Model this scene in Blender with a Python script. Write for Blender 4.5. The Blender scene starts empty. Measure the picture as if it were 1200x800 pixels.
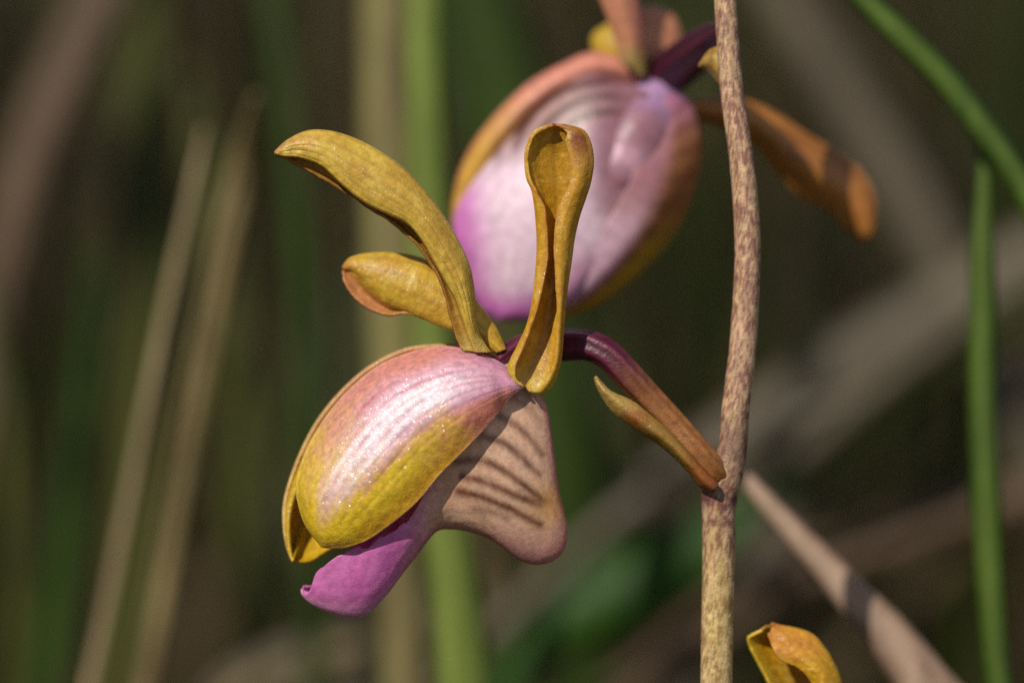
import bpy, math, random
import numpy as np
from mathutils import Vector

random.seed(7)
rng = np.random.default_rng(7)
sc = bpy.context.scene
C = sc.collection

# ------------------------------------------------------------------ camera, sky, sun, exposure
S = 0.00007                 # metres per photograph pixel at the plane of focus (a flower about 2 cm long)
D = 100.0 / 36.0 * 1200 * S  # distance of the plane of focus for a 100 mm macro lens
HC = 0.50                   # camera height above the ground
PITCH = math.radians(12)
FWD = np.array([0, math.cos(PITCH), -math.sin(PITCH)])
UP = np.array([0, math.sin(PITCH), math.cos(PITCH)])
RIGHT = np.array([1.0, 0, 0])
CAM = np.array([0, 0, HC])

cd = bpy.data.cameras.new('camera')
cam = bpy.data.objects.new('camera', cd)
C.objects.link(cam)
cam.location = CAM
cam.rotation_euler = (math.radians(90) - PITCH, 0, 0)
cd.lens = 100
cd.sensor_width = 36
cd.clip_start = 0.01
cd.clip_end = 2000
cd.dof.use_dof = True
cd.dof.focus_distance = D - 10 * S
cd.dof.aperture_fstop = 7.0
cd.dof.aperture_blades = 9
sc.camera = cam

SUN = np.array([-0.44, -0.50, 0.75])
SUN = SUN / np.linalg.norm(SUN)
w = bpy.data.worlds.new('World')
sc.world = w
w.use_nodes = True
nt = w.node_tree
bg = nt.nodes['Background']
sky = nt.nodes.new('ShaderNodeTexSky')
sky.sky_type = 'NISHITA'
sky.sun_disc = False
sky.sun_elevation = math.asin(SUN[2])
sky.sun_rotation = math.atan2(-SUN[0], SUN[1])
nt.links.new(sky.outputs[0], bg.inputs[0])
bg.inputs[1].default_value = 0.06
sl = bpy.data.lights.new('sun', 'SUN')
sl.energy = 3.6
sl.angle = math.radians(0.53)
sl.color = (1.0, 0.95, 0.87)
so = bpy.data.objects.new('sun', sl)
C.objects.link(so)
so.location = tuple(SUN * 5)
so.rotation_euler = Vector(tuple(SUN)).to_track_quat('Z', 'Y').to_euler()

sc.render.engine = 'CYCLES'
sc.cycles.use_denoising = False
sc.cycles.max_bounces = 8
sc.view_settings.view_transform = 'Standard'
sc.view_settings.look = 'None'
sc.view_settings.gamma = 1
sc.view_settings.use_curve_mapping = False
sc.view_settings.exposure = 0.36


# ------------------------------------------------------------------ helpers
def lin(c):
    c = np.asarray(c, float) / 255.0
    return np.where(c <= 0.04045, c / 12.92, ((c + 0.055) / 1.055) ** 2.4)


def P(px):
    """photograph pixel + depth behind the focus plane (in the same unit) -> metres in the world"""
    px = np.asarray(px, float)
    z = D + px[..., 2] * S
    k = S * z / D
    return (CAM + z[..., None] * FWD + ((px[..., 0] - 600) * k)[..., None] * RIGHT
            + ((400 - px[..., 1]) * k)[..., None] * UP)


def spline(pts, n, t=None):
    """cubic Hermite through pts, sampled at n places of equal chord parameter"""
    p = np.asarray(pts, float)
    if len(p) == 1:
        return np.repeat(p, n, 0)
    d = np.linalg.norm(np.diff(p[:, :2], axis=0), axis=1) + 1e-3
    s = np.concatenate([[0], np.cumsum(d)])
    s /= s[-1]
    m = np.zeros_like(p)
    for i in range(len(p)):
        a, b = max(i - 1, 0), min(i + 1, len(p) - 1)
        m[i] = (p[b] - p[a]) / (s[b] - s[a])
    t = np.linspace(0, 1, n) if t is None else np.asarray(t, float)
    k = np.clip(np.searchsorted(s, t, 'right') - 1, 0, len(p) - 2)
    h = s[k + 1] - s[k]
    x = ((t - s[k]) / h)[:, None]
    h = h[:, None]
    return ((2 * x**3 - 3 * x**2 + 1) * p[k] + (x**3 - 2 * x**2 + x) * h * m[k]
            + (-2 * x**3 + 3 * x**2) * p[k + 1] + (x**3 - x**2) * h * m[k + 1])


def spline_idx(pts, n):
    """the same with one unit of parameter per control point, so that several rails stay in step"""
    p = np.asarray(pts, float)
    N = len(p)
    t = np.linspace(0, N - 1, n)
    k = np.clip(t.astype(int), 0, N - 2)
    x = (t - k)
    x = x.reshape((-1,) + (1,) * (p.ndim - 1))
    g = lambda i: p[np.clip(i, 0, N - 1)]
    m0 = (g(k + 1) - g(k - 1)) * 0.5
    m1 = (g(k + 2) - g(k)) * 0.5
    return ((2 * x**3 - 3 * x**2 + 1) * g(k) + (x**3 - 2 * x**2 + x) * m0
            + (-2 * x**3 + 3 * x**2) * g(k + 1) + (x**3 - x**2) * m1)


_lat = rng.random((128, 128))


def noise(x, y):
    x = np.asarray(x, float)
    y = np.asarray(y, float)
    xi, yi = np.floor(x).astype(int), np.floor(y).astype(int)
    fx, fy = x - xi, y - yi
    fx = fx * fx * (3 - 2 * fx)
    fy = fy * fy * (3 - 2 * fy)
    L = lambda a, b: _lat[a % 128, b % 128]
    return ((L(xi, yi) * (1 - fx) + L(xi + 1, yi) * fx) * (1 - fy)
            + (L(xi, yi + 1) * (1 - fx) + L(xi + 1, yi + 1) * fx) * fy) * 2 - 1


def fbm(x, y):
    return noise(x, y) * 0.55 + noise(2.1 * x + 9, 2.1 * y + 3) * 0.3 + noise(4.3 * x + 5, 4.3 * y + 7) * 0.15


def sstep(a, b, x):
    t = np.clip((x - a) / (b - a), 0, 1)
    return t * t * (3 - 2 * t)


def gauss(x, m, s):
    return np.exp(-((x - m) / s) ** 2)


def mixc(c, col, f):
    """mix the colour field c (...,3) towards the sRGB colour col by the factor f"""
    return c * (1 - f[..., None]) + lin(col) * f[..., None]


def linedist(X, Y, pts):
    p = spline(np.c_[np.asarray(pts, float), np.zeros(len(pts))], 24)[:, :2]
    best = np.full(X.shape, 1e9)
    for a, b in zip(p[:-1], p[1:]):
        ab = b - a
        t = np.clip(((X - a[0]) * ab[0] + (Y - a[1]) * ab[1]) / (ab @ ab + 1e-9), 0, 1)
        best = np.minimum(best, np.hypot(X - a[0] - t * ab[0], Y - a[1] - t * ab[1]))
    return best


# ------------------------------------------------------------------ materials
def mat_tissue(name, bump=0.35, rough=0.42, trans=0.22, cell=5200, spec=0.5, grain=0.16, glint=0.0, streak=None):
    """plant tissue: colour from the painted field, fine speckle, cell-sized bumps, some light through it"""
    m = bpy.data.materials.new(name)
    m.use_nodes = True
    t = m.node_tree
    N, Lk = t.nodes, t.links.new
    out = N['Material Output']
    b = N['Principled BSDF']
    at = N.new('ShaderNodeAttribute')
    at.attribute_name = 'tint'
    tc = N.new('ShaderNodeTexCoord')
    mp = N.new('ShaderNodeMapping')
    Lk(tc.outputs['Object'], mp.inputs[0])
    if streak:
        mp.inputs['Scale'].default_value = streak
    n1 = N.new('ShaderNodeTexNoise')
    n1.inputs['Scale'].default_value = cell * 0.35
    n1.inputs['Detail'].default_value = 4
    Lk(mp.outputs[0], n1.inputs['Vector'])
    r = N.new('ShaderNodeMapRange')
    r.inputs['From Min'].default_value = 0.3
    r.inputs['From Max'].default_value = 0.7
    r.inputs['To Min'].default_value = 1 - grain
    r.inputs['To Max'].default_value = 1 + grain
    Lk(n1.outputs['Fac'], r.inputs[0])
    mul = N.new('ShaderNodeVectorMath')
    mul.operation = 'SCALE'
    Lk(at.outputs['Color'], mul.inputs[0])
    Lk(r.outputs[0], mul.inputs['Scale'])
    Lk(mul.outputs[0], b.inputs['Base Color'])
    vo = N.new('ShaderNodeTexVoronoi')
    vo.inputs['Scale'].default_value = cell
    Lk(tc.outputs['Object'], vo.inputs['Vector'])
    bp = N.new('ShaderNodeBump')
    bp.inputs['Strength'].default_value = bump
    bp.inputs['Distance'].default_value = 0.35 / cell
    bp.invert = True
    Lk(vo.outputs['Distance'], bp.inputs['Height'])
    bp2 = N.new('ShaderNodeBump')
    bp2.inputs['Strength'].default_value = bump * 0.45
    bp2.inputs['Distance'].default_value = 0.7 / cell
    Lk(n1.outputs['Fac'], bp2.inputs['Height'])
    Lk(bp.outputs[0], bp2.inputs['Normal'])
    Lk(bp2.outputs[0], b.inputs['Normal'])
    if glint > 0:                                        # single bulging cells that catch the sun
        v2 = N.new('ShaderNodeTexVoronoi')
        v2.inputs['Scale'].default_value = cell * 1.5
        Lk(tc.outputs['Object'], v2.inputs['Vector'])
        sb = N.new('ShaderNodeVectorMath'); sb.operation = 'SUBTRACT'
        sb.inputs[1].default_value = (.5, .5, .5)
        Lk(v2.outputs['Color'], sb.inputs[0])
        sk = N.new('ShaderNodeVectorMath'); sk.operation = 'SCALE'
        sk.inputs['Scale'].default_value = 0.65
        Lk(sb.outputs[0], sk.inputs[0])
        ad = N.new('ShaderNodeVectorMath'); ad.operation = 'ADD'
        Lk(sk.outputs[0], ad.inputs[0]); Lk(bp2.outputs[0], ad.inputs[1])
        nm = N.new('ShaderNodeVectorMath'); nm.operation = 'NORMALIZE'
        Lk(ad.outputs[0], nm.inputs[0])
        b.inputs['Coat Weight'].default_value = glint
        b.inputs['Coat Roughness'].default_value = 0.17
        Lk(nm.outputs[0], b.inputs['Coat Normal'])
    b.inputs['Roughness'].default_value = rough
    b.inputs['Specular IOR Level'].default_value = spec
    tr = N.new('ShaderNodeBsdfTranslucent')
    Lk(mul.outputs[0], tr.inputs['Color'])
    mx = N.new('ShaderNodeMixShader')
    mx.inputs[0].default_value = trans
    Lk(b.outputs[0], mx.inputs[1])
    Lk(tr.outputs[0], mx.inputs[2])
    Lk(mx.outputs[0], out.inputs['Surface'])
    return m


M_PETAL = mat_tissue('petal_tissue', bump=0.4, rough=0.42, trans=0.26, cell=5600, spec=0.45, glint=0.45, grain=0.22)
M_LIP = mat_tissue('lip_tissue', bump=0.3, rough=0.45, trans=0.32, cell=6500, spec=0.35, glint=0.08)
M_REAR = mat_tissue('rear_petal_tissue', bump=0.2, rough=0.38, trans=0.2, cell=3000, spec=0.4)
M_SEPAL = mat_tissue('sepal_tissue', bump=0.4, rough=0.45, trans=0.25, cell=6200, spec=0.45, grain=0.2, glint=0.15)
M_STEM = mat_tissue('stem_tissue', bump=0.35, rough=0.45, trans=0.0, cell=4500, spec=0.4, grain=0.25)
M_BLADE = mat_tissue('grass_tissue', bump=0.4, rough=0.5, trans=0.3, cell=1800, spec=0.3, grain=0.2, streak=(1, 1, 0.05))
M_MASS = mat_tissue('grass_mass_tissue', bump=0.2, rough=0.6, trans=0.2, cell=900, spec=0.2, grain=0.2, streak=(1, 1, 0.1))

ROOT = np.zeros(3)


def mesh_object(name, verts, faces, tint, mat, parent=None, origin=None, smooth=True):
    me = bpy.data.meshes.new(name)
    o0 = ROOT if origin is None else origin
    me.from_pydata((verts - o0).tolist(), [], faces)
    ca = me.color_attributes.new('tint', 'FLOAT_COLOR', 'POINT')
    rgba = np.ones((len(verts), 4), np.float32)
    rgba[:, :3] = np.clip(tint, 0.002, 0.95)
    ca.data.foreach_set('color', rgba.ravel())
    if smooth:
        me.polygons.foreach_set('use_smooth', np.ones(len(me.polygons), bool))
    me.materials.append(mat)
    me.update()
    o = bpy.data.objects.new(name, me)
    C.objects.link(o)
    if parent is not None:
        o.parent = parent
    elif origin is not None:
        o.location = origin
    return o


def grid_faces(nu, nv, closed=False):
    f = []
    for i in range(nu - 1):
        for j in range(nv if closed else nv - 1):
            k = (j + 1) % nv
            f.append((i * nv + j, i * nv + k, (i + 1) * nv + k, (i + 1) * nv + j))
    return f


def sheet(name, G, tint, mat, parent, thick=4.5):
    """a grid of pixel-space points -> a sheet of tissue with real thickness"""
    nu, nv = G.shape[:2]
    o = mesh_object(name, P(G).reshape(-1, 3), grid_faces(nu, nv), tint.reshape(-1, 3), mat, parent)
    s = o.modifiers.new('thickness', 'SOLIDIFY')
    s.thickness = thick * S
    s.offset = 0
    return o


def rails(rl, nu, nv):
    """surface through several rails that have the same number of control points"""
    A = np.stack([spline_idx(r, nu) for r in rl], 0)     # rails, nu, 3
    G = spline_idx(A, nv)                                 # nv, nu, 3
    return np.swapaxes(G, 0, 1)


def uv(G):
    nu, nv = G.shape[:2]
    return np.meshgrid(np.linspace(0, 1, nu), np.linspace(0, 1, nv), indexing='ij')


def flat(c, shape):
    return np.ones(shape + (3,)) * lin(c)


def tube_px(name, spine, nu, nr, tintf, mat, parent, groove=0.0, lobes=6, cap=True, origin=None, wob=0.0):
    """round tube; spine rows are (x, y, depth, radius) in pixels"""
    q = spline(spine, nu)
    c = P(q[:, :3])
    rad = q[:, 3] * S * (D + q[:, 2] * S) / D
    return tube(name, c, rad, nr, tintf, mat, parent, groove, lobes, origin, wob)


def tube(name, c, rad, nr, tintf, mat, parent, groove=0.0, lobes=6, origin=None, wob=0.0):
    nu = len(c)
    t = np.gradient(c, axis=0)
    t /= np.linalg.norm(t, axis=1)[:, None]
    a = np.cross(t[0], FWD)
    a /= np.linalg.norm(a)
    th = np.linspace(0, 2 * math.pi, nr, endpoint=False)
    V = []
    for i in range(nu):
        a = a - t[i] * (a @ t[i])
        a /= np.linalg.norm(a)
        b = np.cross(t[i], a)
        r = rad[i] * (1 + groove * np.cos(lobes * th) + wob * noise(th * 2 + 3, np.full(nr, i * 0.11)))
        V.append(c[i] + r[:, None] * (np.cos(th)[:, None] * a + np.sin(th)[:, None] * b))
    V = np.array(V)
    U, TH = np.meshgrid(np.linspace(0, 1, nu), th, indexing='ij')
    tint = tintf(U, TH)
    v = np.concatenate([V.reshape(-1, 3), c[:1], c[-1:]])
    tn = np.concatenate([tint.reshape(-1, 3), tint[0].mean(0)[None], tint[-1].mean(0)[None]])
    f = grid_faces(nu, nr, True)
    n0, n1 = nu * nr, nu * nr + 1
    for j in range(nr):
        k = (j + 1) % nr
        f.append((n0, k, j))
        f.append((n1, (nu - 1) * nr + j, (nu - 1) * nr + k))
    return mesh_object(name, v, f, tn, mat, parent, origin)


# ------------------------------------------------------------------ the ground
def build_ground():
    n = 90
    a = np.linspace(-1, 1, n)
    a = np.sign(a) * (np.abs(a) ** 4 * 400 + np.abs(a) * 2)
    X, Y = np.meshgrid(a, a, indexing='ij')
    Z = 0.03 * fbm(X * 3, Y * 3) * (np.hypot(X, Y) < 30) - 0.03
    v = np.stack([X, Y, Z], -1).reshape(-1, 3)
    c = mixc(flat((62, 50, 36), X.shape), (40, 46, 24), np.clip(0.5 + fbm(X * 4, Y * 4), 0, 1))
    m = bpy.data.materials.new('leaf_litter_soil')
    m.use_nodes = True
    t = m.node_tree
    N, Lk = t.nodes, t.links.new
    b = N['Principled BSDF']
    at = N.new('ShaderNodeAttribute'); at.attribute_name = 'tint'
    tc = N.new('ShaderNodeTexCoord')
    nz = N.new('ShaderNodeTexNoise'); nz.inputs['Scale'].default_value = 40; nz.inputs['Detail'].default_value = 8
    Lk(tc.outputs['Object'], nz.inputs['Vector'])
    r = N.new('ShaderNodeMapRange'); r.inputs['To Min'].default_value = 0.3; r.inputs['To Max'].default_value = 1.7
    Lk(nz.outputs['Fac'], r.inputs[0])
    mu = N.new('ShaderNodeVectorMath'); mu.operation = 'SCALE'
    Lk(at.outputs['Color'], mu.inputs[0]); Lk(r.outputs[0], mu.inputs['Scale'])
    Lk(mu.outputs[0], b.inputs['Base Color'])
    bp = N.new('ShaderNodeBump'); bp.inputs['Distance'].default_value = 0.01
    Lk(nz.outputs['Fac'], bp.inputs['Height']); Lk(bp.outputs[0], b.inputs['Normal'])
    b.inputs['Roughness'].default_value = 0.95
    o = mesh_object('ground', v, grid_faces(n, n), c.reshape(-1, 3), m)
    o['kind'] = 'structure'


build_ground()


# ------------------------------------------------------------------ the orchid
stem_foot = P(np.array([838.0, 1500.0, 30.0]))
ROOT = np.array([stem_foot[0], stem_foot[1] + 0.01, -0.01])
plant = bpy.data.objects.new('orchid_plant', None)
C.objects.link(plant)
plant.location = ROOT
plant['label'] = 'orchid with mottled brown stem, pink and yellow hooded flowers and ochre sepals'
plant['category'] = 'orchid'


def stem_tint(U, TH):
    L = U * 60
    cx, cy = np.cos(TH) * 2.2, np.sin(TH) * 2.2
    sp = fbm(cx * 2.3 + 40 + 0.3 * cy, L * 5.2 + cy * 1.8)
    sp2 = fbm(cx * 4.5 + 10 + cy * 2, L * 11.0 + 20)
    c = flat((186, 154, 116), U.shape)
    c = mixc(c, (158, 130, 52), 0.5 * sstep(0.0, 0.5, fbm(cx + 70, L * 0.8 + cy)))
    c = mixc(c, (102, 58, 52), 0.88 * sstep(-0.12, 0.25, sp * 0.6 + sp2 * 0.6))
    c = mixc(c, (205, 186, 140), 0.5 * sstep(0.18, 0.42, -sp * 0.6 - sp2 * 0.5))
    c = mixc(c, (112, 62, 66), 0.35 * sstep(0.2, 0.9, noise(L * 0.35, L * 0)))
    return c


def build_stem():
    sp = [(844, -420, 60, 8), (843, -200, 40, 11.5), (848, -60, 30, 13), (850, 0, 30, 13), (857, 100, 30, 13.6), (868, 180, 30, 14.2), (874, 240, 30, 15),
          (876, 300, 30, 15.2), (871, 400, 30, 16), (863, 470, 30, 16.2), (858, 525, 30, 17), (851, 556, 30, 20), (844, 576, 30, 21.5),
          (842.5, 600, 30, 20), (842, 660, 30, 19), (840, 760, 30, 18.6), (838, 1000, 30, 19), (838, 1500, 30, 21)]
    q = spline(sp, 420)
    c = P(q[:, :3])
    rad = q[:, 3] * S * (D + q[:, 2] * S) / D
    low = np.linspace(c[-1], ROOT, 160)[1:]
    c = np.concatenate([c, low])
    rad = np.concatenate([rad, np.linspace(rad[-1], rad[-1] * 1.6, len(low))])

    def tint(U, TH):
        c0 = stem_tint(U, TH)
        i = np.minimum((U * (len(c) - 1)).round().astype(int), len(q) - 1)
        y = q[i, 1]
        c0 = mixc(c0, (166, 116, 100), 0.22 * sstep(580, 420, y))
        c0 = mixc(c0, (190, 164, 84), 0.3 * sstep(590, 700, y))
        # purple collar under the flower stalk
        c0 = mixc(c0, (84, 34, 46), 0.9 * gauss(y, 583, 10) * (0.6 + 0.4 * np.sin(TH * 3)))
        c0 = mixc(c0, (96, 66, 58), 0.6 * gauss(y, 520, 30))  # shadow falling across the stem above the node, painted as a brown band
        return c0
    tube('stem', c, rad, 56, tint, M_STEM, plant, wob=0.012)


build_stem()


# --- the front flower
def petal_front(parent):
    A = [(613, 453), (600, 438), (588, 427), (565, 416), (534, 408), (511, 407), (480, 414), (448, 427), (417, 450), (390, 479),
         (367, 513), (354, 542), (348, 569), (352, 596), (361, 618), (378, 640)]
    B = [(613, 453), (603, 461), (592, 472), (570, 499), (543, 528), (516, 555), (489, 587), (457, 614), (430, 632), (408, 639.5), (390, 641), (378, 640)]
    nu, nv = 190, 110
    a = spline(np.c_[A, np.zeros(len(A))], nu)[:, :2]
    b = spline(np.c_[B, np.zeros(len(B))], nu)[:, :2]
    U, V = np.meshgrid(np.linspace(0, 1, nu), np.linspace(0, 1, nv), indexing='ij')
    XY = a[:, None] * (1 - V[..., None]) + b[:, None] * V[..., None]
    along = np.clip(1 - np.abs(2 * U - 1) ** 2.8, 0, 1)
    prof = spline_idx(np.array([(30.,), (2,), (-18,), (-30,), (-37,), (-41,), (-42,), (-40,), (-35,), (-30,)]), nv)[:, 0]
    d = -6 + prof[None, :] * along
    # small curl of the lower margin, veins and unevenness
    d += 2.2 * fbm(U * 7, V * 5) * along
    for v0 in (.18, .27, .36, .45, .54, .64, .74):
        d += 0.6 * gauss(V, v0 + 0.012 * noise(U * 5, v0 * 40), 0.018) * along * sstep(0.98, 0.6, U)
    d += 3.5 * gauss(U, 0.10, 0.03) * (0.4 + V)
    G = np.dstack([XY, d])
    n = fbm(U * 9, V * 7)
    n2 = fbm(U * 30, V * 26)
    c = flat((214, 150, 172), U.shape)
    c = mixc(c, (212, 132, 100), 0.8 * sstep(0.34, 0.08, V + 0.08 * n) * sstep(0.12, 0.3, U))
    wh = gauss(V, 0.40 + 0.04 * np.sin(U * 4), 0.20) * sstep(0.06, 0.3, U) * sstep(0.95, 0.66, U)
    c = mixc(c, (234, 208, 214), np.clip(wh * (0.95 + 0.4 * n), 0, 1))
    c = mixc(c, (208, 122, 84), 0.85 * sstep(0.52, 0.80, V + 0.10 * n) * sstep(0.0, 0.10, U))
    c = mixc(c, (212, 150, 130), 0.5 * gauss(U, 0.62, 0.16) * (1 - wh))
    yel = np.clip(sstep(0.54, 0.94, U + 0.12 * n + 0.08 * n2 + 0.20 * np.abs(V - .42)) * (1 - 0.45 * gauss(V, 0.40, 0.10) * sstep(.93, .8, U))
                  + 0.9 * sstep(0.48, 0.80, V + 0.10 * n + 0.10 * n2) * sstep(0.20, 0.48, U + 0.12 * n + 0.05 * n2), 0, 1)
    c = mixc(c, (220, 184, 42), yel)
    c = mixc(c, (206, 142, 34), 0.7 * sstep(0.80, 0.95, V + 0.06 * n) * sstep(0.2, 0.4, U) * sstep(0.98, 0.75, U))
    for v0 in (.20, .29, .37, .46, .55, .65):
        vein = gauss(V, v0 + 0.02 * noise(U * 4, v0 * 40), 0.016) * sstep(0.02, 0.2, U) * sstep(0.86, 0.62, U + 0.05 * n)
        c = mixc(c, (190, 104, 110), 0.5 * vein * (0.7 + 0.9 * noise(U * 12, V * 0 + v0 * 90)).clip(0.1, 1.2))
    for v0 in (.335, .41, .505):
        c = mixc(c, (250, 238, 238), 0.5 * gauss(V, v0 + 0.015 * noise(U * 5, v0 * 30), 0.022) * sstep(0.15, 0.35, U) * sstep(0.9, 0.6, U))
    c = mixc(c, (226, 190, 140), 0.55 * np.clip(sstep(0.982, 1.0, V) + sstep(0.018, 0.0, V), 0, 1))
    o = sheet('petal', G, c, M_PETAL, parent, 4.0)
    o['label'] = 'pink and white petal shading to yellow at tip and lower edge'


def petal_back(parent):
    A = [(606, 446), (580, 420), (545, 406), (500, 405.5), (471, 411), (435, 429), (403, 456), (376, 488), (358, 519), (343, 555), (334, 587), (333, 614), (337, 640), (343, 657)]
    B = [(606, 446), (600, 470), (585, 500), (560, 535), (530, 565), (500, 590), (470, 606), (440, 618), (410, 630), (384, 644), (365, 656), (355, 658), (343, 657)]
    nu, nv = 120, 60
    a = spline(np.c_[A, np.zeros(len(A))], nu)[:, :2]
    b = spline(np.c_[B, np.zeros(len(B))], nu)[:, :2]
    U, V = np.meshgrid(np.linspace(0, 1, nu), np.linspace(0, 1, nv), indexing='ij')
    XY = a[:, None] * (1 - V[..., None]) + b[:, None] * V[..., None]
    prof = np.clip(1 - (2 * V - 1) ** 2, 0, 1) ** 0.62
    along = np.clip(np.sin(np.pi * np.clip(U * 0.93 + 0.045, 0, 1)), 0, 1) ** 0.7
    d = 26 + 40 * along + 40 * prof * along + 18 * V * along - 40 * gauss(V, 0.12, 0.07) * along
    d -= 14 * gauss(V, 0.42, 0.06) * sstep(.8, 1, U)
    G = np.dstack([XY, d])
    c = flat((214, 140, 90), U.shape)
    c = mixc(c, (204, 164, 28), sstep(0.45, 0.75, U))
    c = mixc(c, (222, 180, 120), 0.6 * sstep(0.03, 0.0, V))
    c = mixc(c, (214, 150, 172), 0.7 * sstep(.2, .5, V) * sstep(.6, .3, U))
    o = sheet('petal', G, c, M_PETAL, parent, 4.0)
    o['label'] = 'yellow and salmon petal at the far side of the hood'


STRIPES = [[(420, 95), (480, 130), (525, 190)], [(365, 165), (440, 210), (490, 260), (535, 320)],
           [(285, 245), (380, 275), (440, 320), (490, 370), (525, 400)],
           [(190, 350), (290, 345), (380, 385), (450, 435), (500, 475), (545, 510)],
           [(215, 410), (300, 430), (380, 465), (450, 495), (520, 525)],
           [(200, 470), (280, 490), (350, 515), (420, 545), (480, 580), (530, 605)],
           [(270, 540), (340, 555), (400, 580)], [(440, 70), (490, 92), (528, 130)]]
STRIPES = [[(480 + .2874 * x, 440 + .2874 * y) for x, y in s] for s in STRIPES]
STRIPE_W = [0.5, .8, .85, .95, 1.0, 1.0, .6, .4]


def lip(parent):
    bt = [(628, 461), (639, 474), (644, 505), (649, 540), (653, 570), (659, 596), (664, 620), (660, 643), (646, 656), (628, 660), (610, 655), (592, 642), (574, 630), (552, 622),
          (530, 618.5), (511, 621), (494, 641), (475, 665), (455, 692), (440, 709), (426, 720), (408, 722), (390, 717.5), (374, 711), (363, 704), (355, 696), (354, 690)]
    tp = [(606, 450), (600, 462), (592, 470), (584, 478), (577, 486), (570, 494), (563, 500), (556, 507), (549, 514), (542, 521), (535, 528), (528, 535), (520, 544), (511, 555),
          (501, 570), (491, 590), (480, 607), (471, 617), (460, 624), (446, 632), (431, 641), (418, 643), (400, 650), (382, 661), (370, 674), (371, 694), (359, 696)]
    tb = [(x - 3, y - 9) for x, y in tp[:21]] + [(416, 640), (402, 650), (385, 663), (374, 680), (365, 686), (356, 686)]
    hd = [10, 14, 20, 26, 30, 33, 35, 36, 36, 36, 36, 36, 36, 36, 36, 35, 34, 34, 33, 32, 30, 28, 25, 21, 15, 9, 4]
    nu, nh = 260, 60
    bt = spline_idx(np.array(bt, float), nu)
    tp = spline_idx(np.array(tp, float), nu)
    tb = spline_idx(np.array(tb, float), nu)
    hd = spline_idx(np.array(hd, float)[:, None], nu)[:, 0]
    v = np.linspace(-1, 1, 2 * nh + 1)
    U, V = np.meshgrid(np.linspace(0, 1, nu), v, indexing='ij')
    av = np.abs(V)
    wv = 1 - np.cos(av * np.pi / 2)
    wv = wv * 0.72 + 0.28 * av ** 1.2
    rim = np.where((V > 0)[..., None], tb[:, None], tp[:, None])
    XY = bt[:, None] * (1 - wv[..., None]) + rim * wv[..., None]
    d = 20 - 2 * sstep(.62, .8, U) + np.sign(V) * hd[:, None] * np.sin(av * np.pi / 2) ** 0.85
    mid = sstep(0.58, 0.68, U)
    # ruffled rim of the middle lobe, higher at the back
    ruff = (4.0 * noise(U * 26, V * 0) + 1.2 * noise(U * 90, V * 0 + 4)) * mid * sstep(0.8, 1, av) * sstep(.97, .9, U)
    XY[..., 1] += ruff
    d += 3.0 * noise(U * 26 + 3, V * 2) * mid * sstep(0.5, 1, av)
    d += 1.5 * fbm(U * 14, V * 3)
    G = np.dstack([XY, d])
    X, Y = XY[..., 0], XY[..., 1]
    n = fbm(X / 18, Y / 18)
    c = flat((222, 178, 146), U.shape)
    c = mixc(c, (228, 192, 164), 0.5 * sstep(0.0, 0.5, n))
    edge = sstep(0.45, 0.02, av)
    c = mixc(c, (204, 130, 128), 0.85 * edge)
    c = mixc(c, (176, 124, 118), 0.8 * gauss(np.hypot((X - 600) / 1.6, Y - 645), 0, 26))
    c = mixc(c, (196, 140, 56), 0.75 * gauss(np.hypot(X - 644, (Y - 590) / 1.2), 0, 22))
    c = mixc(c, (196, 140, 100), 0.45 * gauss(np.hypot((X - 530), Y - 570), 0, 30))
    for s, wgt in zip(STRIPES, STRIPE_W):
        dist = linedist(X, Y, s) + 0.8 * noise(X / 3, Y / 3)
        c = mixc(c, (100, 48, 20), 1.0 * wgt * np.exp(-(np.maximum(dist, 0) / 5.4) ** 2) * (0.85 + 0.3 * n))
    mg = sstep(520, 466, X + 0.2 * (Y - 600) + 6 * n)
    c = mixc(c, (208, 112, 176), mg * (0.95))
    c = mixc(c, (184, 84, 152), mg * np.clip(0.5 * sstep(-.1, .5, fbm(X / 30, Y / 22)) + 0.4 * gauss(np.hypot(X - 455, Y - 650), 0, 25), 0, 1))
    c = mixc(c, (222, 158, 186), mg * 0.85 * sstep(0.50, 0.08, av))
    sheet('lip', G, c, M_LIP, parent, 3.6)['label'] = 'magenta tipped lip with tan striped pouch'


def sepal_tint(U, V, base=(176, 140, 38), rim=(150, 84, 40), tipc=(140, 78, 60), seed=0.0):
    n = fbm(U * 9 + seed, V * 5 + seed)
    c = flat(base, U.shape)
    c = mixc(c, (186, 136, 44), 0.5 * sstep(-0.1, 0.5, n))
    c = mixc(c, (220, 190, 84), 0.5 * sstep(0.1, 0.6, fbm(U * 22 + seed, V * 9 + 31)))
    for v0 in np.linspace(.12, .9, 9):
        c = mixc(c, (140, 96, 28), 0.35 * gauss(V, v0 + 0.012 * noise(U * 6, v0 * 50), 0.013))
    c = mixc(c, rim, 0.55 * np.clip(sstep(0.05, 0.0, V) + sstep(0.95, 1.0, V), 0, 1))
    c = mixc(c, tipc, 0.7 * sstep(0.93, 1.0, U + 0.04 * n))
    return c


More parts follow.
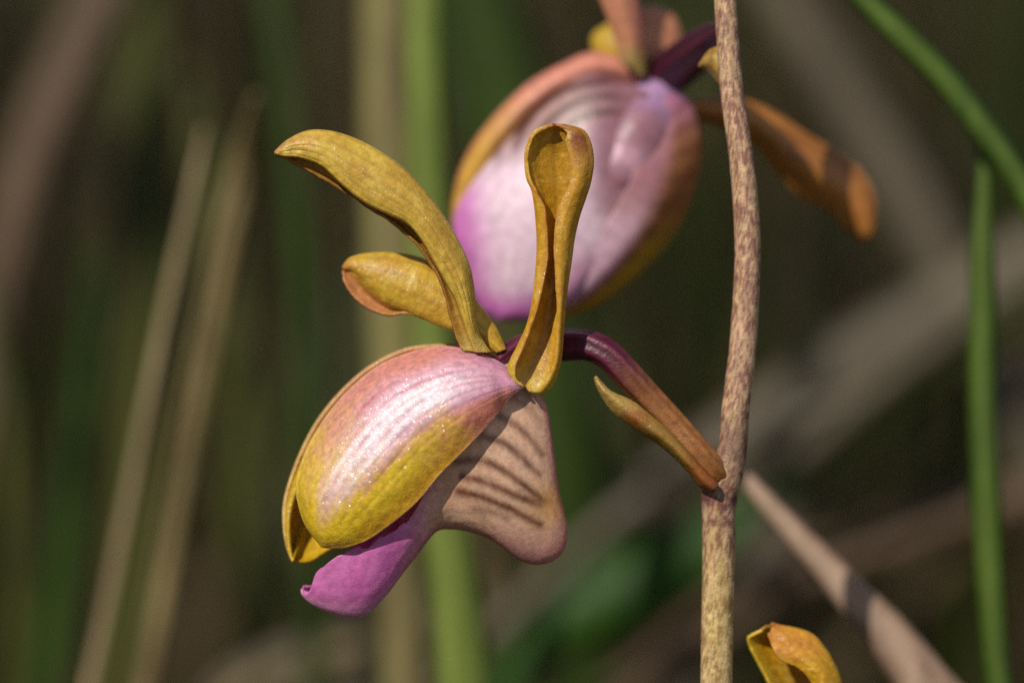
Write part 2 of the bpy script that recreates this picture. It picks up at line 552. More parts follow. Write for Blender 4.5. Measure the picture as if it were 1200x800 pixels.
def sepal_left(parent):
    T = [(574, 413), (562, 395), (557, 374), (555, 345), (549, 312), (535, 281), (514, 247), (493, 220), (469, 196), (441, 177), (413, 163), (385, 155), (360, 155), (338, 165), (323, 178)]
    F = [(558, 412), (552, 398), (545, 378), (536, 352), (525, 332), (511, 308), (497, 283), (479, 262), (455, 250), (430, 238), (403, 217), (378, 194), (352, 184), (334, 182), (322, 179)]
    M = [(545, 411), (538, 403), (530, 380), (522, 348), (510, 317), (490, 287), (471, 270), (452, 256), (430, 241), (409, 227), (383, 212), (360, 200), (346, 192), (333, 184), (322, 180)]
    T, F, M = map(lambda a: np.array(a, float), (T, F, M))
    k = len(T)
    t = np.linspace(0, 1, k)
    dd = 2 - 22 * np.sin(t * np.pi * 0.5)               # leans a little towards the viewer
    env = np.clip(np.sin(np.pi * np.clip(t, 0.02, 0.995)), 0, 1) ** 0.6
    mid = T * 0.5 + F * 0.5
    Bk = T * 0.72 + F * 0.28
    z = lambda a, o: np.c_[a, dd + o]
    rl = [z(Bk, 26 * env + 6), z(T * .93 + F * .07, 18 * env + 4), z(T, 6 * env + 2), z(T * .75 + F * .25, -7 * env), z(mid, -13 * env), z(T * .25 + F * .75, -13 * env), z(F * .97 + T * .03, -10 * env), z(F, 0 * env),
          z(F * .92 + M * .08, 10 * env), z(M * .5 + F * .5, 16 * env), z(M, 8 * env)]
    G = rails(rl, 200, 90)
    U, V = uv(G)
    G[..., 2] += 1.4 * fbm(U * 16, V * 6) + sum(0.7 * gauss(V, v0, 0.012) for v0 in np.linspace(.25, .65, 6))
    G[..., 0] += 1.2 * fbm(U * 22, V * 0 + 3) * sstep(.85, 1, V)
    G[..., 1] += 1.5 * fbm(U * 26, V * 0 + 8) * sstep(.85, 1, V)
    c = sepal_tint(U, V, base=(214, 178, 70))
    c = mixc(c, (150, 96, 40), 0.6 * sstep(.64, .72, V))
    c = mixc(c, (206, 182, 96), 0.55 * sstep(.14, .03, U))
    c = mixc(c, (160, 104, 56), 0.5 * sstep(.75, .95, U) * sstep(.45, .25, V))
    sheet('sepal', G, c, M_SEPAL, parent, 3.6)['label'] = 'long ochre sepal arching to a pointed tip'


def sepal_right(parent):
    L = [(612, 452), (602, 444), (597, 430), (610, 402), (619, 381), (625, 355), (629, 321), (631, 287), (629, 249), (625, 223), (619, 208), (617, 185), (620, 168), (629, 153), (648, 146)]
    Rr = [(622, 459), (636, 460.5), (648, 447), (656, 421), (659.5, 381), (663, 342), (668, 308), (672, 279), (678, 253), (685, 232), (691, 212), (694, 189), (691, 168), (682, 153), (660, 147)]
    IL = [(612, 452), (606, 445), (604, 432), (614, 406), (623, 383), (632, 357), (640, 318), (643, 288), (639, 247), (630, 228), (622, 210), (619.5, 186), (622, 169), (631, 155), (649, 148)]
    IR = [(620, 457), (630, 456), (640, 445), (649, 423), (652, 387), (653, 357), (651, 325), (650, 290), (652, 255), (660, 232), (668, 212), (669, 190), (664, 168), (664, 156), (656, 149)]
    L, Rr, IL, IR = map(lambda a: np.array(a, float), (L, Rr, IL, IR))
    k = len(L)
    t = np.linspace(0, 1, k)
    env = np.clip(np.sin(np.pi * np.clip(t, 0.03, 0.985)), 0, 1) ** 0.5
    tub = sstep(0.03, 0.16, t) * sstep(0.80, 0.60, t)     # where the margins roll inward
    dd = -6 - 14 * t
    # at the foot a closed bulb: inner margins meet in front
    z = lambda a, o: np.c_[a, dd + o]
    c1, c2, c3 = (L * .8 + Rr * .2), (L * .5 + Rr * .5), (L * .2 + Rr * .8)
    rl = [z(IL, (-9 * tub - 14 * sstep(.2, 0, t)) * env), z(L * .85 + IL * .15, -4 * env * tub - 8 * sstep(.2, 0, t)), z(L, 2 * env), z(c1, 16 * env), z(c2, 24 * env), z(c3, 17 * env), z(Rr, 2 * env), z(Rr * .8 + IR * .2, -8 * env),
          z(Rr * .45 + IR * .55, -14 * env), z(IR, -12 * env)]
    G = rails(rl, 200, 100)
    U, V = uv(G)
    G[..., 2] += 1.2 * fbm(U * 16 + 4, V * 6)
    G[..., 0] += 1.4 * fbm(U * 24, V * 0 + 3) * (sstep(.12, 0, V) + sstep(.88, 1, V))
    c = sepal_tint(U, V, base=(200, 148, 34), tipc=(160, 90, 44), seed=5.5)
    c = mixc(c, (128, 60, 34), 0.85 * sstep(.70, .78, V) * sstep(.97, .92, V) * gauss(U, .88, .09))
    c = mixc(c, (190, 168, 62), 0.6 * sstep(.22, .1, U))
    c = mixc(c, (126, 88, 30), 0.35 * sstep(.05, 0.0, U))
    c = mixc(c, (214, 150, 70), 0.5 * (sstep(.035, 0, V) + sstep(.965, 1, V)))
    sheet('sepal', G, c, M_SEPAL, parent, 3.6)['label'] = 'upright spoon shaped ochre sepal with inrolled margins'


def sepal_back(parent):
    T = [(592, 410), (580, 385), (560, 357), (535, 330), (510, 312), (485, 302), (455, 298), (428, 299), (410, 304), (402, 314)]
    F = [(584, 412), (562, 400), (537, 388), (510, 377), (485, 365), (466, 357), (449, 349), (431, 334), (415, 318), (403, 315)]
    M = [(575, 413), (550, 402), (532, 383), (512, 378), (478, 367), (455, 369), (434, 362), (415, 348), (404, 331), (402, 317)]
    T, F, M = map(lambda a: np.array(a, float), (T, F, M))
    k = len(T)
    t = np.linspace(0, 1, k)
    env = np.clip(np.sin(np.pi * np.clip(t, 0.03, 0.99)), 0, 1) ** 0.6
    dd = 22 + 26 * t
    z = lambda a, o: np.c_[a, dd + o]
    rl = [z(T * .7 + F * .3, 26 * env), z(T * .95 + F * .05, 15 * env), z(T, 4 * env), z(T * .7 + F * .3, -10 * env), z(T * .35 + F * .65, -13 * env), z(F, -7 * env),
          z(F * .7 + M * .3, 6 * env), z(F * .4 + M * .6, 9 * env), z(M, -4 * env)]
    G = rails(rl, 140, 70)
    U, V = uv(G)
    G[..., 2] += 1.4 * fbm(U * 14, V * 6)
    c = sepal_tint(U, V, base=(206, 164, 50), seed=2.2)
    c = mixc(c, (196, 128, 86), 0.8 * sstep(.66, .8, V) * sstep(.45, .65, U))
    c = mixc(c, (200, 120, 60), 0.4 * sstep(.8, 1.0, U))
    sheet('sepal', G, c, M_SEPAL, parent, 3.6)['label'] = 'short ochre sepal with pinkish inside behind the arching one'


def pedicel_tint(U, TH):
    c = flat((70, 16, 36), U.shape)
    c = mixc(c, (104, 34, 56), 0.7 * sstep(0.3, 1.0, np.cos(TH * 6)))
    brown = sstep(0.36, 0.70, U + 0.04 * noise(TH * 2, U * 9))
    c = mixc(c, (132, 84, 38), brown)
    c = mixc(c, (122, 70, 34), 0.5 * brown * sstep(-.1, .5, fbm(TH * 2, U * 30)))
    c = mixc(c, (128, 112, 40), 0.6 * sstep(.93, 1, U))
    return c


def build_front_flower():
    def col(U, TH):
        return mixc(flat((180, 170, 110), U.shape), (150, 60, 90), 0.4 * sstep(0.3, .9, U))
    fl = tube_px('flower', [(606, 430, 18, 10), (598, 440, 18, 16), (580, 452, 20, 17), (550, 475, 22, 15), (520, 505, 24, 14), (490, 540, 25, 13), (470, 562, 25, 9), (464, 570, 25, 3)],
                 40, 24, col, M_LIP, plant)
    fl['label'] = 'hooded flower facing away with pink petal and striped pouch'
    petal_back(fl)
    lip(fl)
    petal_front(fl)
    sepal_back(fl)
    sepal_left(fl)
    sepal_right(fl)
    tube_px('flower_stalk', [(584, 426, 26, 10), (605, 412, 42, 15), (630, 405, 50, 17), (660, 404, 46, 18), (690, 405, 34, 17), (714, 417, 26, 16.5), (736, 440, 23, 16.5), (760, 466, 25, 16), (790, 498, 22, 15.5),
                       (816, 527, 16, 15), (838, 552, 18, 14), (856, 573, 36, 9)], 160, 48, pedicel_tint, M_STEM, fl, groove=0.07, lobes=6)
    return fl


def bract(parent):
    O = np.array([(832, 576), (820, 568), (802, 546), (776, 522), (744, 501), (718, 480), (703, 458), (697, 442)], float)
    I = np.array([(842, 568), (830, 556), (806, 530), (784, 506), (764, 489), (742, 471), (716, 459), (698, 441)], float)
    t = np.linspace(0, 1, len(O))
    env = np.clip(np.sin(np.pi * np.clip(t * .8 + .2, 0, .99)), 0, 1) ** 0.5
    z = lambda a, o: np.c_[a, 6 + 4 * t + o]
    rl = [z(O * .6 + I * .4, 22 * env), z(O * .95 + I * .05, 12 * env), z(O, 0 * env), z(O * .6 + I * .4, -15 * env), z(O * .2 + I * .8, -13 * env), z(I, -6 * env)]
    G = rails(rl, 110, 50)
    U, V = uv(G)
    G[..., 2] += 1.2 * fbm(U * 14, V * 5)
    c = flat((146, 110, 44), U.shape)
    n = fbm(U * 9, V * 4)
    c = mixc(c, (142, 78, 30), sstep(0.45, 0.1, U + .15 * n))
    c = mixc(c, (190, 158, 86), .6 * sstep(.55, .8, U + .15 * n))
    c = mixc(c, (150, 70, 30), .7 * gauss(np.hypot((U - .62) / .06, (V - .6) / .25), 0, 1))
    c = mixc(c, (104, 50, 46), .6 * sstep(.10, 0, U))
    sheet('bract', G, c, M_SEPAL, parent, 3.2)['label'] = 'small pointed ochre bract under the flower stalk'


front = build_front_flower()
bract(plant)


# --- the flower behind, seen into its mouth
RD = 250.0


def build_rear_flower():
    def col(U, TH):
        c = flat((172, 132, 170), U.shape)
        c = mixc(c, (146, 98, 108), sstep(.2, .5, U))  # darker mauve paints in the shade of the sepal above
        c = mixc(c, (206, 158, 172), .8 * gauss(U, .74, .09))  # painted highlight near the tip
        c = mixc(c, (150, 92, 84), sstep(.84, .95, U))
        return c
    # column: the swelling in the mouth, its shade and gloss painted in
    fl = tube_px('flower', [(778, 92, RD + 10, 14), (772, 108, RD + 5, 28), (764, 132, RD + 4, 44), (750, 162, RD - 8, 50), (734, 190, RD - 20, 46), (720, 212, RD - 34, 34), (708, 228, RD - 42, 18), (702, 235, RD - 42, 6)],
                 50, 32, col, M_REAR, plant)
    fl['label'] = 'out of focus flower behind, seen into its pink and white mouth'
    # left petal, a broad hood with yellow rim
    A = [(770, 92), (735, 73), (695, 63.5), (661, 76), (622, 98), (588, 129), (558, 166), (539, 205), (532, 239), (531, 268)]
    B = [(770, 110), (745, 112), (715, 112), (685, 122), (655, 140), (630, 165), (605, 195), (585, 220), (560, 245), (535, 272)]
    A, B = np.array(A, float), np.array(B, float)
    t = np.linspace(0, 1, len(A))
    env = np.sin(np.pi * np.clip(t, .03, .97)) ** 0.6
    z = lambda a, o: np.c_[a, RD + o]
    rl = [z(A * .8 + B * .2, 40 * env), z(A * .97 + B * .03, 22 * env), z(A, 4 * env), z(A * .85 + B * .15, -14 * env), z(A * .6 + B * .4, -16 * env), z(B, 20 * env)]
    G = rails(rl, 90, 40)
    U, V = uv(G)
    c = flat((206, 134, 112), U.shape)
    c = mixc(c, (196, 150, 44), sstep(.4, .72, U) * .9)
    c = mixc(c, (190, 110, 96), .6 * sstep(.55, .4, V))
    sheet('petal', G, c, M_REAR, fl, 4)
    # right petal, brown orange with darker veins and a yellow rim
    A = [(775, 95), (793, 107), (812, 132), (820, 171), (812, 220), (788, 273), (754, 312), (710, 349), (666, 368), (640, 372)]
    B = [(765, 112), (770, 130), (762, 160), (748, 190), (735, 220), (718, 250), (695, 290), (670, 325), (650, 350), (632, 366)]
    A, B = np.array(A, float), np.array(B, float)
    rl = [z(A * .75 + B * .25, 30 * env), z(A * .97 + B * .03, 8 * env), z(A, -14 * env), z(A * .75 + B * .25, -42 * env), z(A * .45 + B * .55, -60 * env), z(B, -66 * env)]
    G = rails(rl, 110, 60)
    U, V = uv(G)
    X, Y = G[..., 0], G[..., 1]
    c = flat((184, 116, 66), U.shape)
    c = mixc(c, (176, 112, 152), .85 * sstep(.34, .12, U))  # lilac: shade on the pink petal base, put into its colour
    for k in np.linspace(.18, .8, 9):
        c = mixc(c, (118, 58, 30), .55 * gauss(U, k + .03 * (V - .5), .016) * sstep(.3, .5, V))
    c = mixc(c, (196, 150, 40), sstep(.45, .62, U) * sstep(.70, .56, V))
    c = mixc(c, (204, 130, 160), .8 * sstep(.55, .8, U) * sstep(.62, .8, V))
    c = mixc(c, (150, 92, 52), .5 * sstep(.3, .5, U) * sstep(.7, .5, U))
    c = mixc(c, (166, 114, 124), .9 * sstep(.66, .86, V) * sstep(.62, .42, U))
    c = mixc(c, (216, 176, 192), .9 * sstep(.66, .86, V) * sstep(.42, .62, U))
    sheet('petal', G, c, M_REAR, fl, 4)
    # lip: a broad pale tongue, magenta at the margins, brown stripes in the throat
    A = [(720, 92), (690, 88), (655, 108), (622, 140), (590, 172), (562, 205), (541, 237), (533, 270), (545, 315), (562, 356), (576, 370)]
    B = [(760, 110), (765, 150), (757, 185), (748, 215), (738, 245), (722, 275), (702, 305), (680, 335), (655, 358), (625, 372), (592, 375)]
    A, B = np.array(A, float), np.array(B, float)
    t = np.linspace(0, 1, len(A))
    env = np.sin(np.pi * np.clip(t, .03, .97)) ** 0.6
    z = lambda a, o: np.c_[a, RD - 20 + o]
    rl = [z(A * .9 + B * .1, 40 * env), z(A, 8 * env), z(A * .8 + B * .2, -24 * env), z(A * .5 + B * .5, -46 * env), z(A * .2 + B * .8, -46 * env), z(B, -32 * env), z(B * .9 + A * .1, 8 * env)]
    G = rails(rl, 150, 100)
    U, V = uv(G)
    X, Y = G[..., 0], G[..., 1]
    n = fbm(X / 25, Y / 25)
    c = flat((222, 196, 206), U.shape)
    for k in np.linspace(.25, .8, 10):
        c = mixc(c, (206, 160, 184), .35 * gauss(V, k, .02))
    st = sstep(190, 140, Y + .25 * (X - 660))
    c = mixc(c, (178, 138, 124), .8 * st)
    c = mixc(c, (146, 98, 108), .95 * sstep(668, 708, X - .1 * (Y - 150)) * sstep(290, 215, Y))  # the column's painted shade carried on over the lip
    c = mixc(c, (138, 82, 62), .7 * gauss(np.hypot((X - 735) / 1.5, Y - 248), 0, 18))  # shadow in the crease below the column, painted brown
    for k in (58, 76, 94, 112):
        c = mixc(c, (80, 40, 28), .95 * st * gauss(np.hypot((X - 715) * .85, Y - 190), k, 6.0) * sstep(750, 705, X))
    c = mixc(c, (198, 96, 176), np.clip(sstep(58, 6, X - 530 - .12 * (Y - 260)) * sstep(180, 230, Y) + sstep(330, 372, Y + .15 * (X - 590)), 0, 1) * .9)
    c = mixc(c, (196, 110, 150), .7 * gauss(np.hypot(X - 690, Y - 325), 0, 28))
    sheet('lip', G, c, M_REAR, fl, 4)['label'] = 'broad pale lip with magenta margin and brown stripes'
    # upright sepal, leaving the frame at the top
    def strap(name, L, R, d0, d1, cf, bulge=16, label=None):
        L, R = np.array(L, float), np.array(R, float)
        t = np.linspace(0, 1, len(L))
        env = np.clip(np.sin(np.pi * np.clip(t, .04, .985)), 0, 1) ** .5
        z = lambda a, o: np.c_[a, d0 + (d1 - d0) * t + o]
        rl = [z(L * .7 + R * .3, bulge * 1.2 * env), z(L, 0 * env), z(L * .75 + R * .25, -bulge * .8 * env), z(L * .4 + R * .6, -bulge * env), z(R, 0 * env), z(R * .75 + L * .25, bulge * 1.2 * env)]
        G = rails(rl, 90, 50)
        U, V = uv(G)
        o = sheet(name, G, cf(U, V, G), M_REAR, fl, 4)
        if label:
            o['label'] = label
    def c1(U, V, G):
        c = flat((204, 138, 104), U.shape)
        c = mixc(c, (196, 90, 90), .6 * sstep(.55, .85, V))
        c = mixc(c, (182, 160, 92), .9 * sstep(.3, .1, U))
        return c
    strap('sepal', [(748, 88), (730, 72), (722, 45), (712, 18), (700, -12), (690, -50), (690, -90), (702, -115)],
          [(756, 88), (756, 68), (754, 42), (749, 12), (744, -15), (738, -55), (728, -92), (712, -118)], RD - 22, RD - 50, c1, 18, 'salmon sepal leaving the top of the flower behind')
    def c2(U, V, G):
        c = flat((196, 128, 92), U.shape)
        c = mixc(c, (186, 150, 46), sstep(742, 715, G[..., 0]))
        c = mixc(c, (120, 56, 50), .7 * sstep(55, 85, G[..., 1]) * sstep(735, 755, G[..., 0]))
        return c
    strap('sepal', [(745, 100), (715, 84), (697, 62), (696, 42), (712, 30), (735, 14), (755, 9)],
          [(765, 100), (788, 84), (797, 60), (797, 42), (791, 24), (778, 12), (765, 9)], RD + 20, RD + 50, c2, 30, 'blunt rounded sepal, yellow and salmon, at the back')
    def c3(U, V, G):
        c = flat((180, 116, 48), U.shape)
        c = mixc(c, (118, 66, 26), .6 * sstep(.1, .5, fbm(U * 6, V * 6)))
        for v0 in (.3, .42, .55, .66):
            c = mixc(c, (100, 54, 24), .4 * gauss(V, v0, .03))
        c = mixc(c, (190, 122, 60), .7 * gauss(np.hypot((U - .78) / .16, (V - .6) / .3), 0, 1))
        c = mixc(c, (140, 62, 32), .8 * sstep(.88, 1, U))
        return c
    strap('sepal', [(792, 112), (806, 117), (844, 116), (877, 120), (911, 135), (949, 161), (990, 184), (1012, 206), (1026, 234), (1026, 268), (1019, 279)],
          [(792, 128), (802, 134), (830, 143), (862, 154), (889, 172), (916, 208), (942, 233), (972, 246), (990, 266), (1010, 281), (1016, 280)], RD + 5, RD + 50, c3, 22, 'brown orange sepal pointing away past the stem')
    def ct(U, TH):
        return mixc(flat((50, 12, 28), U.shape), (86, 26, 48), .6 * sstep(.2, 1, np.cos(TH * 6)))
    tube_px('flower_stalk', [(765, 108, RD + 12, 18), (776, 93, RD + 5, 22), (792, 80, RD - 15, 24), (812, 64, RD - 60, 23), (830, 50, RD - 105, 20), (846, 38, RD - 150, 15), (850, 34, 32, 10)],
            70, 36, ct, M_STEM, fl, groove=.07)
    return fl


rear = build_rear_flower()


def rear_bract():
    O = np.array([(850, 104), (842, 96), (834, 86), (826, 80), (819, 78)], float)
    I = np.array([(852, 60), (844, 56), (835, 58), (828, 64), (820, 76)], float)
    t = np.linspace(0, 1, len(O))
    e = np.sin(np.pi * np.clip(t * .7 + .3, 0, .97))
    z = lambda a, o: np.c_[a, 50 + 20 * t + o]
    G = rails([z(O, 8 * e), z(O * .7 + I * .3, -6 * e), z(O * .3 + I * .7, -6 * e), z(I, 8 * e)], 40, 24)
    U, V = uv(G)
    c = mixc(flat((176, 140, 60), U.shape), (120, 80, 40), .6 * sstep(-.1, .4, fbm(U * 6, V * 6)))
    sheet('bract', G, c, M_SEPAL, plant, 3.4)['label'] = 'tiny yellow bract under the rear flower stalk'


rear_bract()


# --- the flower below, whose upright sepal reaches into the frame
def build_low_flower():
    OX, OY = 352, 578                                     # the same flower lower on the stem, shifted
    fl = bpy.data.objects.new('flower', front.data)
    C.objects.link(fl)
    fl.parent = plant
    off = P(np.array([600.0 + OX, 400.0 + OY, 60.0])) - P(np.array([600.0, 400.0, 0.0]))
    fl.location = off
    fl['label'] = 'lower flower of which only an upright yellow sepal shows'
    for ch in front.children:
        if ch.name.startswith(('petal', 'lip')):
            c = ch.copy()
            C.objects.link(c)
            c.parent = fl
    L = np.array([(962, 1040), (955, 1010), (948, 975), (946, 930), (938, 880), (918, 835), (897, 792), (885, 770), (876, 750), (880, 744), (896, 737)], float)
    Rr = np.array([(982, 1040), (1000, 1010), (1008, 970), (1004, 925), (1000, 880), (994, 835), (985, 800), (978, 781), (966, 760), (948, 742), (909, 731)], float)
    IR = np.array([(978, 1038), (990, 1010), (990, 970), (984, 925), (972, 880), (960, 835), (950, 798), (936, 782), (914, 772), (905, 757), (900, 741)], float)
    t = np.linspace(0, 1, len(L))
    env = np.clip(np.sin(np.pi * np.clip(t, .04, .975)), 0, 1) ** .5
    z = lambda a, o: np.c_[a, 60 - 10 * t + o]
    rl = [z(L, -2 * env), z(L * .8 + Rr * .2, 20 * env), z(L * .5 + Rr * .5, 32 * env), z(L * .2 + Rr * .8, 24 * env), z(Rr, 4 * env), z(Rr * .75 + IR * .25, -14 * env), z(Rr * .4 + IR * .6, -22 * env), z(IR, -18 * env)]
    G = rails(rl, 150, 90)
    U, V = uv(G)
    G[..., 2] += 2.0 * fbm(U * 12, V * 6)
    tipn = sstep(.9, 1, U)
    G[..., 1] += 3 * noise(V * 12, U * 0) * tipn
    c = sepal_tint(U, V, base=(204, 152, 24), tipc=(150, 84, 40), seed=8)
    c = mixc(c, (206, 136, 52), .7 * sstep(.55, .7, V) * sstep(.7, .85, U))
    c = mixc(c, (214, 180, 40), .8 * gauss(V, .0, .06))
    sheet('sepal', G, c, M_SEPAL, fl, 4.2).location = -off
    lk = fl.children[-1]
    lk['label'] = 'cupped yellow sepal tip standing up beside the stem'
    o = tube_px('flower_stalk', [(945, 1012, 75, 14), (925, 1000, 70, 17), (900, 1010, 62, 18), (880, 1040, 52, 16), (858, 1085, 40, 14), (840, 1130, 32, 12)], 60, 36, pedicel_tint, M_STEM, fl, groove=.07)
    o.location = -off


build_low_flower()


# ------------------------------------------------------------------ single blades and straws
def blade(name, pts, tintf, label, cat, group=None, thick=0.16, fold=0.25, ground=True, n=90, foot=(0.0, 0.0), mat=None):
    """a leaf blade with lens-shaped cross-section; pts rows are (x, y, depth, half width) in pixels, from the low end up"""
    q = spline(pts, n)
    c = P(q[:, :3])
    hw = q[:, 3] * S * (D + q[:, 2] * S) / D
    if ground:                                           # carry on down to the soil
        t = c[0] - c[4]
        t /= np.linalg.norm(t)
        k = c[0, 2]
        m = 50
        s = np.linspace(0, 1, m + 1)[1:][::-1]
        end = np.array([c[0, 0] + t[0] * k * 0.35 + foot[0], c[0, 1] + 0.02 + foot[1], -0.045])
        ctl = c[0] + t * k * 0.55
        low = (1 - s)[:, None]**2 * c[0] + (2 * s * (1 - s))[:, None] * ctl + (s**2)[:, None] * end
        c = np.concatenate([low, c])
        hw = np.concatenate([np.linspace(hw[0] * .8, hw[0], m), hw])
    nu = len(c)
    t = np.gradient(c, axis=0)
    t /= np.linalg.norm(t, axis=1)[:, None]
    side = np.cross(t, FWD)
    side /= np.linalg.norm(side, axis=1)[:, None]
    nrm = np.cross(side, t)
    tw = 0.25 * np.sin(np.linspace(0, 3, nu) + len(label))
    s2 = side * np.cos(tw)[:, None] + nrm * np.sin(tw)[:, None]
    n2 = -side * np.sin(tw)[:, None] + nrm * np.cos(tw)[:, None]
    prof = [(-1, 0), (-.55, 1), (0, 1.25), (.55, 1), (1, 0), (.55, -.9), (0, -1), (-.55, -.9)]
    V = []
    for a, b in prof:
        f = fold * (abs(a) - .5)
        V.append(c + (a * hw)[:, None] * s2 + ((b * thick + f) * hw)[:, None] * n2)
    V = np.stack(V, 1)
    U, W = np.meshgrid(np.linspace(0, 1, nu), np.array([p[0] for p in prof]), indexing='ij')
    tint = tintf(U, W)
    o = ROOTLESS(name, V, tint, c[0], mat or M_BLADE)
    o['label'] = label
    o['category'] = cat
    if group:
        o['group'] = group
    return o


def ROOTLESS(name, V, tint, origin, mat):
    nu, nr = V.shape[:2]
    f = grid_faces(nu, nr, True)
    v = np.concatenate([V.reshape(-1, 3), V[0].mean(0)[None], V[-1].mean(0)[None]])
    tn = np.concatenate([tint.reshape(-1, 3), tint[0].mean(0)[None], tint[-1].mean(0)[None]])
    n0, n1 = nu * nr, nu * nr + 1
    for j in range(nr):
        k = (j + 1) % nr
        f.append((n0, k, j))
        f.append((n1, (nu - 1) * nr + j, (nu - 1) * nr + k))
    return mesh_object(name, v, f, tn, mat, None, origin)


def tintpair(a, b, seed=0, rib=None):
    def f(U, W):
        n = fbm(U * 14 + seed, W * 2.2 + seed)
        c = mixc(flat(a, U.shape), b, sstep(-.35, .45, n))
        if rib:
            c = mixc(c, rib, .7 * gauss(W, 0, .3))
        return c
    return f


GREEN = tintpair((76, 100, 28), (60, 84, 22), 1, (96, 114, 48))
LIME = tintpair((128, 140, 64), (108, 124, 50), 2)
DEEP = tintpair((58, 76, 16), (44, 60, 12), 3)
LEAF = tintpair((52, 88, 10), (40, 72, 8), 11)
TAN = tintpair((150, 132, 84), (126, 106, 68), 4)
STRAW = tintpair((176, 146, 122), (150, 120, 98), 5, (190, 164, 140))
GREY = tintpair((116, 104, 84), (92, 82, 66), 6)
OLIVE = tintpair((92, 92, 36), (66, 72, 26), 7)
BROWN = tintpair((110, 88, 66), (84, 66, 48), 8)

# the ones that stand close behind the orchid
blade('grass_blade', [(556, 1000, 620, 32), (545, 800, 620, 32), (532, 680, 620, 30), (518, 560, 620, 28), (508, 400, 620, 27), (502, 200, 620, 25), (496, 0, 620, 24), (492, -300, 620, 20), (480, -900, 360, 8)],
      LIME, 'broad light green upright blade close behind the front flower', 'grass blade')
blade('grass_blade', [(486, 1000, 800, 28), (474, 800, 800, 30), (464, 600, 800, 32), (458, 400, 800, 34), (453, 200, 800, 34), (450, 0, 800, 33), (444, -300, 800, 28), (430, -800, 800, 8)],
      tintpair((142, 134, 80), (118, 104, 68), 14), 'broad tan upright blade beside the broad light green one', 'grass blade')
blade('grass_blade', [(1240, 300, 290, 18), (1200, 218, 290, 18), (1150, 145, 290, 18), (1100, 84, 290, 17), (1050, 35, 290, 17), (1000, -15, 290, 15), (900, -130, 290, 10), (800, -260, 160, 3)],
      GREEN, 'narrow green blade slanting across the top beside the orange sepal', 'grass blade', foot=(0.1, 0.05))
blade('grass_blade', [(1200, 1000, 340, 17), (1172, 810, 340, 16), (1160, 680, 340, 17), (1154, 560, 340, 18), (1151, 420, 340, 17), (1151, 300, 340, 15), (1153, 220, 340, 11), (1154, 160, 340, 6), (1154, 130, 340, 2)],
      GREEN, 'narrow green upright blade ending under the slanting one', 'grass blade')
blade('straw', [(1190, 925, 280, 46), (1130, 858, 285, 38), (1088, 808, 290, 33), (1040, 745, 295, 28), (990, 690, 300, 22), (940, 635, 305, 17), (890, 580, 310, 12), (860, 545, 315, 8), (840, 522, 320, 4)],
      STRAW, 'thick pinkish tan dry straw slanting up to the stem node', 'straw', foot=(.1, .0), thick=.5, fold=0)
blade('straw', [(60, 1000, 700, 7), (106, 800, 700, 7), (140, 640, 700, 7), (172, 480, 700, 7), (200, 340, 700, 6.5), (222, 240, 700, 6), (240, 150, 700, 3)],
      tintpair((178, 156, 116), (150, 130, 92), 9), 'thin pale dry straw leaning beside a wider one', 'straw', thick=.6, fold=0)
blade('grass_blade', [(130, 1000, 760, 17), (168, 800, 760, 17), (196, 640, 760, 18), (222, 500, 760, 19), (246, 380, 760, 20), (268, 270, 760, 20), (285, 190, 760, 16), (300, 110, 650, 4)],
      TAN, 'wide dry tan blade leaning beside a thin pale straw', 'grass blade')
